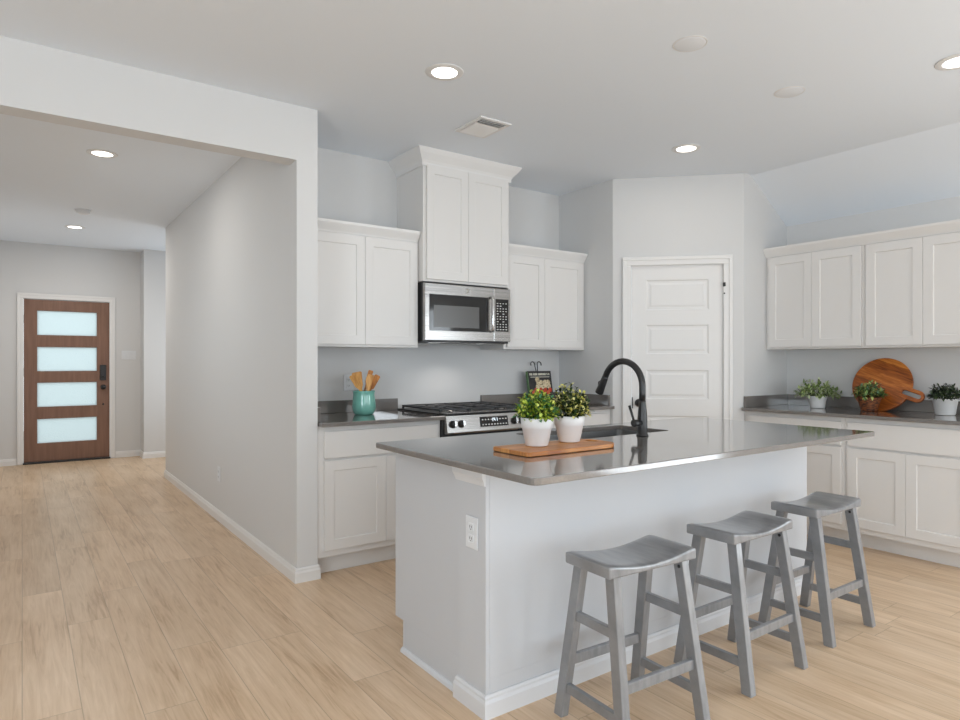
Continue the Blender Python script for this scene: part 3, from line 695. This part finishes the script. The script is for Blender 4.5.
T.part('grease_vent', MB().box(mx0+.04, mx1-.04, 3.860, 4.10, mz0-.006, mz0-.0005, .002), 'steel')
T.part('vent_slot', MB().box(2.45, 2.72, 3.862, 3.95, mz0-.0085, mz0-.0065, .001), 'slot')

# ------------------------------------------------------------------ stools
def saddle():
    mb = MB(); t = bmesh.new(); nx, ny = 16, 8; hx, hy = .213, .111; rows = {}
    for s_ in (0, 1):
        for i in range(nx+1):
            for j in range(ny+1):
                u, v = i/nx*2-1, j/ny*2-1
                x, y = u*hx, v*hy
                z = .607-.024*(1-u*u)**1.3 if s_ else .562
                if s_:
                    if abs(u) > .98: z -= .003
                    if abs(v) > .98: z -= .003
                rows[(s_, i, j)] = t.verts.new((x, y, z))
    g = lambda s_, i, j: rows[(s_, i, j)]
    for i in range(nx):
        for j in range(ny):
            t.faces.new((g(1, i, j), g(1, i+1, j), g(1, i+1, j+1), g(1, i, j+1))).smooth = True
            t.faces.new((g(0, i, j), g(0, i, j+1), g(0, i+1, j+1), g(0, i+1, j)))
    for i in range(nx):
        t.faces.new((g(0, i, 0), g(0, i+1, 0), g(1, i+1, 0), g(1, i, 0))); t.faces.new((g(0, i+1, ny), g(0, i, ny), g(1, i, ny), g(1, i+1, ny)))
    for j in range(ny):
        t.faces.new((g(0, 0, j+1), g(0, 0, j), g(1, 0, j), g(1, 0, j+1))); t.faces.new((g(0, nx, j), g(0, nx, j+1), g(1, nx, j+1), g(1, nx, j)))
    bmesh.ops.recalc_face_normals(t, faces=list(t.faces))
    es = [e for e in t.edges if e.calc_face_angle(0) > 1.0 and (abs(abs(e.verts[0].co.x)-hx) < 1e-4 or abs(abs(e.verts[0].co.y)-hy) < 1e-4)]
    bmesh.ops.bevel(t, geom=es, offset=.006, segments=2, profile=.5, affect='EDGES')
    mb.merge(t); return mb
def make_stool(loc, label):
    T = Thing('bar_stool', (0, 0, 0), label, 'stool', 'grey saddle stools at the island')
    T.part('seat', saddle(), 'stool')
    legs = {}
    for sx in (-1, 1):
        for sy in (-1, 1):
            top = Vector((sx*.166, sy*.078, .5615)); bot = Vector((sx*.192, sy*.158, 0)); legs[(sx, sy)] = (bot, top)
            T.part('leg', MB().beam(bot, top, .034, .042, .002), 'stool')
    at = lambda k, z: legs[k][0]+(legs[k][1]-legs[k][0])*(z/.5615)
    def stretcher(k0, k1, z, th, hh):
        a, b = at(k0, z), at(k1, z); d = (b-a).normalized(); side = Vector((d.y, -d.x, 0))
        fr = Frame(a, d, (0, 0, 1), side)
        L_ = (b-a).length
        T.part('stretcher', MB().box(.012, L_-.012, -hh/2, hh/2, -th/2, th/2, .002, fr), 'stool')
    for sx in (-1, 1):
        stretcher((sx, -1), (sx, 1), .375, .019, .034); stretcher((sx, -1), (sx, 1), .110, .019, .034)
    for sy in (-1, 1): stretcher((-1, sy), (1, sy), .205, .019, .036)
    for sx in (-1, 1):
        for sy in (-1, 1):
            p = at((sx, sy), .535)
            bf = Frame((p.x-sx*.0165, p.y-.004, .540), (0, 1, 0), (0, 0, 1), (-sx, 0, 0))
            T.part('bolt', MB().lathe([(0, .004), (.006, .004), (.006, 0)], n=10, fr=bf), 'dark')
    T.o.location = loc
    return T
s1 = make_stool((1.767, 1.553, 0), 'grey wooden saddle stool nearest the camera at the left island end')
s1.o.rotation_euler.z = -.05
copy_thing(s1.o, (2.450, 1.562, 0), 'middle grey wooden saddle stool, standing between the two others', 0)
copy_thing(s1.o, (3.133, 1.592, 0), 'farthest grey wooden saddle stool, nearest the right hand cabinets', 0)

# ------------------------------------------------------------------ plants
def plant(name, loc, label, potmb, potmat, z0, leafm, shape, n_stem, per, lsize, seed, group=None, cat='potted plant'):
    """shape(u1,u2,u3) -> tip offset from the stem root; z0 = soil height above loc"""
    T = Thing(name, loc, label, cat, group); R = random.Random(seed); L = Vector(loc)
    pot = T.part('basket' if potmat == 'wicker' else 'pot', potmb, potmat)
    st = MB(); lf = bmesh.new()
    root_r, top_r = shape['root'], shape['rad']
    for i in range(n_stem):
        th = 2*pi*(i*.618034 % 1)+R.uniform(-.2, .2); q = sqrt((i+.5)/n_stem)
        rr = root_r*q; base = L+Vector((rr*cos(th), rr*sin(th), z0))
        el = shape['el'][0]+(shape['el'][1]-shape['el'][0])*q   # elevation of the tip direction
        rx, ry, rz = top_r
        sc = R.uniform(.78, 1.04)
        tip = L+Vector((rx*cos(th)*cos(el)*sc, ry*sin(th)*cos(el)*sc, z0+shape['lift']+rz*sin(el)*sc))
        mid = base.lerp(tip, .55)+Vector((0, 0, .012))
        st.tube([base, mid, tip], [.0016, .0013, .0006], 5)
        for k in range(per):
            f = shape['from']+(1-shape['from'])*(k+.5)/per
            p = base.lerp(mid, f/.55) if f < .55 else mid.lerp(tip, (f-.55)/.45)
            out = (tip-base).normalized(); az = R.uniform(0, 2*pi)
            perp = out.orthogonal().normalized(); perp.rotate(Matrix.Rotation(az, 3, out))
            d = (out*R.uniform(.2, .9)+perp*R.uniform(.5, 1)+Vector((0, 0, R.uniform(-.1, .25)))).normalized()
            ln = lsize*R.uniform(.7, 1.2); wd = ln*R.uniform(*shape.get('wd', (.36, .5))); side = d.cross(Vector((R.uniform(-.4, .4), R.uniform(-.4, .4), 1))).normalized(); up = side.cross(d)
            fold = wd*.18
            P = [p, p+d*ln*.35-side*wd*.9/2*1.0+up*fold, p+d*ln*.72-side*wd*.7/2+up*fold*.6, p+d*ln-up*ln*.08, p+d*ln*.72+side*wd*.7/2+up*fold*.6, p+d*ln*.35+side*wd*.9/2+up*fold, p+d*ln*.38, p+d*ln*.74-up*ln*.02]
            V = [lf.verts.new(x) for x in P]
            for q4 in ((0, 1, 6), (1, 2, 7, 6), (2, 3, 7), (0, 6, 5), (6, 7, 4, 5), (7, 3, 4)):
                lf.faces.new([V[x] for x in q4]).smooth = True
    T.part('stems', st, 'stem')
    T.part('foliage', MB().merge(lf), leafm)
    return T, pot
def soil(T, z, r, loc): T.part('soil', MB().lathe([(r, z-.01), (r*.6, z), (0, z+.004)], loc, 20), 'soil')
def banded_pot(loc, rb, rt, h, wall=.004):
    k = .62*h; rk = rb+(rt-rb)*.70
    return MB().lathe([(0, .0005), (rb-.004, .0005), (rb, .004), (rk, k), (rk+.004, k+.0025), (rt, h-.003), (rt-.002, h), (rt-wall-.002, h), (rt-wall-.006, h*.8), (rb, .010), (0, .010)], loc, 40)
BZ = ZT+.0195
l1 = (1.688, 1.977, BZ)
T, _ = plant('potted_plant', l1, 'bright green plant in white pot at the front of the island board', banded_pot(l1, .046, .065, .113), 'pot', .100, 'leafA',
             dict(root=.045, rad=(.092, .092, .112), el=(pi/2, -.05), lift=.016, wd=(.6, .8), **{'from': .2}), 76, 15, .019, 11)
soil(T, .100, .058, l1)
l2 = (1.884, 1.996, BZ)
T, _ = plant('potted_plant', l2, 'taller plant with yellow tipped leaves in the rear white pot on the island board', banded_pot(l2, .045, .064, .110), 'pot', .098, 'leafB',
             dict(root=.045, rad=(.092, .092, .128), el=(pi/2, -.05), lift=.018, wd=(.55, .75), **{'from': .2}), 72, 14, .020, 23)
soil(T, .098, .057, l2)
def flared_pot(loc, rb, rt, h):
    return MB().lathe([(0, .0005), (rb, .0005), (rb+.002, .004), (rb+(rt-rb)*.35, h*.55), (rb+(rt-rb)*.8, h*.92), (rt, h), (rt-.003, h+.001), (rb+(rt-rb)*.6, h*.85), (rb, .012), (0, .012)], loc, 36)
l3 = (4.985, 2.525, ZT+.001)
T, _ = plant('potted_plant', l3, 'wide pale sage plant in small flared white pot near the pantry', flared_pot(l3, .050, .072, .092), 'pot', .080, 'leafC',
             dict(root=.04, rad=(.165, .165, .135), el=(pi/2*.95, .02), lift=.005, **{'from': .40}), 46, 11, .036, 5)
soil(T, .080, .055, l3)
l4 = (4.975, 2.150, ZT+.001)
prof = [(0, .0005), (.050, .0005)]
for k in range(9): z = .004+k*.0105; r = .052+.026*(z/.1); prof += [(r+.0025, z+.003), (r-.001, z+.0085)]
prof += [(.080, .1), (.076, .101), (.05, .02), (0, .02)]
T, _ = plant('potted_plant', l4, 'variegated plant in dark woven basket in front of the round board', MB().lathe(prof, l4, 40), 'wicker', .085, 'leafD',
             dict(root=.045, rad=(.105, .105, .120), el=(pi/2*.95, .05), lift=.010, **{'from': .40}), 40, 11, .034, 7)
soil(T, .085, .065, l4)
l5 = (5.015, 1.695, ZT+.001)
T, _ = plant('potted_plant', l5, 'dark green plant in tapered white pot right of the round board', MB().lathe([(0, .0005), (.053, .0005), (.056, .004), (.072, .101), (.075, .102), (.075, .110), (.070, .110), (.067, .1), (.052, .012), (0, .012)], l5, 40), 'pot', .100, 'leafE',
             dict(root=.05, rad=(.098, .098, .098), el=(pi/2*.95, .02), lift=.008, **{'from': .35}), 52, 10, .030, 9)
soil(T, .098, .064, l5)

# ------------------------------------------------------------------ boards
ol = rrect(1.530, 2.034, 1.842, 2.066, [.09, .012, .02, .07], 10)
tag(MB().plate(WORLD, ol, [[(1.992+.020*cos(2*pi*k/20), 1.975+.036*sin(2*pi*k/20)) for k in range(20)]], ZT+.0012, ZT+.0185, .003).build('cutting_board', 'board', None, (1.8, 1.955, ZT)),
    'rectangular acacia board lying on the island under two potted plants', 'cutting board')
R_, th = .2025, radians(-19)
outline = []
hw = .043; a0 = math.asin(hw/R_)
for k in range(49):
    a = a0+(2*pi-2*a0)*k/48; outline.append((R_*cos(a), R_*sin(a)))
he = .255
for k in range(13):
    a = -pi/2+pi*k/12; outline.append((he+hw*cos(a), hw*sin(a)))
slot = [(.150+0*cos(a), .0) for a in ()] or []
for k in range(9): a = pi/2+pi*k/8; slot.append((.165+.016*cos(a), .016*sin(a)))
for k in range(9): a = -pi/2+pi*k/8; slot.append((.262+.016*cos(a), .016*sin(a)))
rot = lambda p: (p[0]*cos(th)-p[1]*sin(th), p[0]*sin(th)+p[1]*cos(th))
lean = radians(19)
bc = Vector((5.055, 2.130, ZT+.001)); up = Vector((sin(lean), 0, cos(lean))); out = Vector((-cos(lean), 0, sin(lean)))
BFm = Frame(bc+up*R_, (0, -1, 0), up, out)
loc_o = bc+up*R_
tag(MB().plate(BFm, [rot(p) for p in outline], [[rot(p) for p in slot]], -.018, 0, .003).build('paddle_board', 'paddle', None, tuple(loc_o)),
    'round dark acacia paddle board with slotted handle leaning on the right wall', 'cutting board')

# ------------------------------------------------------------------ crock and utensils
CK = (1.884, 4.000, ZT+.001)
tag(MB().lathe([(0, 0), (.058, 0), (.066, .004), (.076, .03), (.0795, .055), (.077, .09), (.073, .125), (.073, .150), (.0755, .156), (.074, .160), (.070, .160), (.068, .150), (.069, .09), (.066, .02), (.05, .010), (0, .010)], (0, 0, 0), 40)
    .build('utensil_crock', 'teal'), 'teal glazed crock holding wooden utensils', 'crock').location = CK
def utensil(name, label, foot, top, head, m='bamboo', slots=False):
    """foot/top: offsets from crock centre; head = list of (distance from the top back along the shaft, half width)"""
    c = Vector(CK); a = c+Vector(foot); b = c+Vector(top); d = (b-a).normalized()
    side = Vector((1, -.45, 0)); side = (side-d*side.dot(d)).normalized(); nrm = side.cross(d)
    Ln = (b-a).length; hl = head[-1][0]
    fr = Frame(a, side, d, nrm)
    ol = [(w_, Ln-s_) for s_, w_ in head]+[(.006, Ln-hl-.02), (.007, 0)]
    ol = [(-w_, s_) for w_, s_ in ol][::-1]+ol if 0 else ol[::-1]+[(-w_, s_) for w_, s_ in ol]
    holes = []
    if slots:
        for k in (-1, 0, 1): holes.append([(k*.012-.0025, Ln-hl*.75), (k*.012+.0025, Ln-hl*.75), (k*.013+.0025, Ln-.018), (k*.013-.0025, Ln-.018)])
    tag(MB().plate(fr, ol, holes, -.003, .003, .001).build(name, m), label, 'kitchen utensil', 'utensils in the teal crock')
utensil('slotted_turner', 'slotted wooden turner leaning left in the teal crock', (.030, -.034, .022), (-.088, -.038, .272), [(0, .030), (.006, .038), (.085, .026), (.115, .008)], 'bamboo', True)
utensil('wooden_spatula', 'broad flat wooden spatula, second from the left in the crock', (.016, .032, .022), (-.040, .032, .285), [(0, .026), (.006, .034), (.085, .026), (.115, .008)], 'bamboo')
utensil('wooden_spoon', 'narrow pale wooden spoon upright in the middle of the crock', (.002, -.054, .022), (.008, -.060, .262), [(0, .008), (.012, .018), (.035, .021), (.06, .014), (.075, .007)], 'bamboo')
utensil('wooden_paddle', 'thin wooden paddle right of the spoon in the crock', (-.012, -.012, .022), (.046, -.014, .268), [(0, .017), (.006, .021), (.09, .017), (.11, .008)], 'bamboo')
utensil('wooden_scraper', 'dark edged wooden scraper leaning furthest right in the crock', (-.034, .010, .022), (.108, .008, .262), [(0, .014), (.006, .020), (.095, .018), (.11, .008)], 'bamboo2')
utensil('wooden_fork', 'tall dark wooden fork standing highest, right side of the crock', (-.020, .050, .022), (.080, .056, .295), [(0, .013), (.006, .017), (.085, .015), (.10, .008)], 'bamboo2')

# ------------------------------------------------------------------ cookbook on easel
bl = radians(10); bx = 3.566
EF = Frame((bx, 4.102, ZT+.022), (1, 0, 0), (0, sin(bl), cos(bl)), (0, -cos(bl), sin(bl)))
T = Thing('cookbook', (bx, 4.10, ZT), 'black cookbook with tomatoes on its cover standing on a wire easel', 'book')
cv = T.part('cover', MB().box(-.122, .126, 0, .258, 0, .003, 0, EF).box(-.126, -.122, 0, .258, -.024, .003, 0, EF).box(-.122, .126, 0, .258, -.024, -.021, 0, EF), 'cover')
T.part('pages', MB().box(-.1215, .122, .004, .254, -.0208, -.0002, 0, EF), 'page')
T.part('spine', MB().box(-.131, -.1262, 0, .258, -.024, .003, .001, EF), 'green', None)
ti = MB(); random.seed(8); x = -.112
while x < .10:
    w_ = random.choice((.007, .010, .012)); ti.box(x, x+w_, .222, .240, .0031, .0036, 0, EF); x += w_+random.choice((.003, .003, .010))
ti.box(-.105, .105, .205, .210, .0031, .0036, 0, EF)
T.part('title_print', ti, 'page', cv)
pc = MB(); R = random.Random(3)
for k in range(9):
    cx, cy = -.03+.04*(k % 4)+R.uniform(-.008, .008), .125+.032*(k//4)+R.uniform(-.006, .006)
    pc.lathe([(0, .0040+k*.00004), (.019+.006*R.random(), .0036+k*.00004), (.024, .0031)], n=14, fr=Frame(EF(cx, cy, 0), EF.a, EF.b, EF.c))
T.part('food_picture', pc, 'cream', cv)
tm = MB()
for k in range(8):
    cx, cy = -.085+.026*k+R.uniform(-.005, .005), .075+.022*(k % 2)
    tm.lathe([(0, .0050+k*.00004), (.014, .0046+k*.00004), (.020, .0033)], n=16, fr=Frame(EF(cx, cy, 0), EF.a, EF.b, EF.c))
T.part('tomato_picture', tm, 'red', cv)
T = Thing('book_easel', (bx, 4.13, ZT), 'black wire easel with two curled tips holding the cookbook', 'book stand')
e2 = MB(); B = lambda a, b, c: EF(a, b, c)
for sx in (-1, 1):
    tipc = []
    for k in range(11):
        a = pi-pi*1.15*k/10; tipc.append(B(sx*(.036+.022*cos(a)), .322+.022*sin(a), -.030))
    e2.tube([B(sx*.008, .01, -.030), B(sx*.008, .27, -.030), B(sx*.012, .29, -.030), B(sx*.014, .305, -.030)]+tipc, .0042, 8)
T.part('back_wires', e2, 'black')
T.part('ledge', MB().tube([B(-.09, -.0045, -.030), B(-.09, -.0045, .022), B(-.09, .016, .026)], .0035, 8).tube([B(.09, -.0045, -.030), B(.09, -.0045, .022), B(.09, .016, .026)], .0035, 8).tube([B(-.094, -.0045, -.030), B(.094, -.0045, -.030)], .0035, 8), 'black')
bt = B(0, -.0045, -.030)
T.part('rear_leg', MB().tube([B(0, .16, -.034), (bx, 4.205, ZT+.0045)], .0035, 8), 'black')
for sx in (-1, 1):
    q = B(sx*.09, -.0045, -.028); T.part('front_foot', MB().tube([q, (q.x, q.y-.01, ZT+.0045)], .0035, 8), 'black')

# ------------------------------------------------------------------ outlets and switches
def wall_outlet(label, fr, a, z, c):
    T = Thing('wall_outlet', tuple(fr(a, z)), label, 'outlet')
    outlet_parts(fr, a, z, lambda n, mb, m, par: T.part(n, mb, m, par))
wall_outlet('white power outlet low on the long hall wall', right_frame(XW), -5.40, .372, 0)
wall_outlet('white power outlet on the back wall behind the teal crock', back_frame(YR), 1.880, 1.122, 0)
T = Thing('light_switch', (1.157, YF, 1.355), 'wide white light switch plate right of the front door', 'light switch')
SF = back_frame(YF)
T.part('switch_plate', MB().box(1.072, 1.244, 1.297, 1.414, .0005, .007, .002, SF), 'plastic')
for k in range(4): T.part('rocker', MB().box(1.072+.012+k*.039, 1.072+.042+k*.039, 1.322, 1.389, .0071, .011, .002, SF), 'plastic')

# ------------------------------------------------------------------ ceiling fixtures
DLAB = ['recessed ceiling light nearest the camera, left of the vent', 'recessed ceiling light in front of the pantry door', 'recessed ceiling light cut by the right picture edge',
        'recessed hall ceiling light nearer the kitchen', 'recessed hall ceiling light nearer the front door']
first = None
for i, (x, y, _) in enumerate(DOWNLIGHTS):
    if first is None:
        T = Thing('downlight', (0, 0, 0), DLAB[0], 'ceiling light', 'recessed ceiling lights')
        T.part('trim_ring', MB().lathe([(.066, -.0005), (.096, -.0005), (.098, -.002), (.094, -.004), (.070, -.006), (.066, -.006), (.066, -.0005)], n=40), 'trim')
        T.part('lens', MB().lathe([(0, -.004), (.0655, -.004), (.0655, -.001), (0, -.001)], n=32), 'lens')
        T.o.location = (x, y, ZC); first = T.o
    else: copy_thing(first, (x, y, ZC), DLAB[i])
sp = None
for (x, y), lb in (((2.519, 1.862), 'round white blank ceiling plate nearest the camera'), ((3.411, 1.880), 'round white blank ceiling plate nearer the right wall')):
    if sp is None:
        T = Thing('ceiling_plate', (0, 0, 0), lb, 'ceiling plate', 'round ceiling plates')
        T.part('plate', MB().lathe([(0, -.004), (.066, -.004), (.070, -.003), (.070, -.0005), (0, -.0005)], n=40), 'speaker'); T.part('rim', MB().lathe([(.071, -.0005), (.071, -.003), (.077, -.002), (.078, -.0005)], n=40), 'trim')
        T.o.location = (x, y, ZC); sp = T.o
    else: copy_thing(sp, (x, y, ZC), lb)
T = Thing('smoke_detector', (.481, 7.324, ZC), 'round white smoke detector on the hall ceiling', 'smoke detector')
T.part('base', MB().lathe([(0, ZC-.0005), (.070, ZC-.0005), (.068, ZC-.012), (0, ZC-.012)], (.481, 7.324, 0), 32), 'plastic')
T.part('sensor_dome', MB().lathe([(.060, ZC-.0125), (.056, ZC-.030), (.035, ZC-.040), (0, ZC-.041)], (.481, 7.324, 0), 32), 'plastic')
vx0, vx1, vy0, vy1 = 2.234, 2.467, 3.128, 3.422
T = Thing('ceiling_vent', ((vx0+vx1)/2, (vy0+vy1)/2, ZC), 'square white air register in the ceiling before the tall cabinet', 'vent')
VF = Frame((0, 0, ZC-.002), (1, 0, 0), (0, 1, 0), (0, 0, -1))
T.part('frame', MB().grid(Frame((0, 0, ZC-.010), (1, 0, 0), (0, 1, 0), (0, 0, -1)), [vx0, vx0+.026, vx1-.026, vx1], [vy0, vy0+.026, vy1-.026, vy1], .0095, holes=[(1, 1)], bev=.003), 'trim')
T.part('backing', MB().box(vx0+.026, vx1-.026, vy0+.026, vy1-.026, ZC-.0022, ZC-.0005), 'vent_dark')
ns = 11
for k in range(ns):
    y = vy0+.034+k*(vy1-vy0-.068)/(ns-1); ang = radians(40 if k < 3 else -40)
    sf = Frame((0, y, ZC-.0095), (1, 0, 0), (0, cos(ang), sin(ang)), (0, -sin(ang), cos(ang)))
    T.part('louvre', MB().box(vx0+.027, vx1-.027, -.0105, .0105, -.0005, .0005, 0, sf), 'trim')
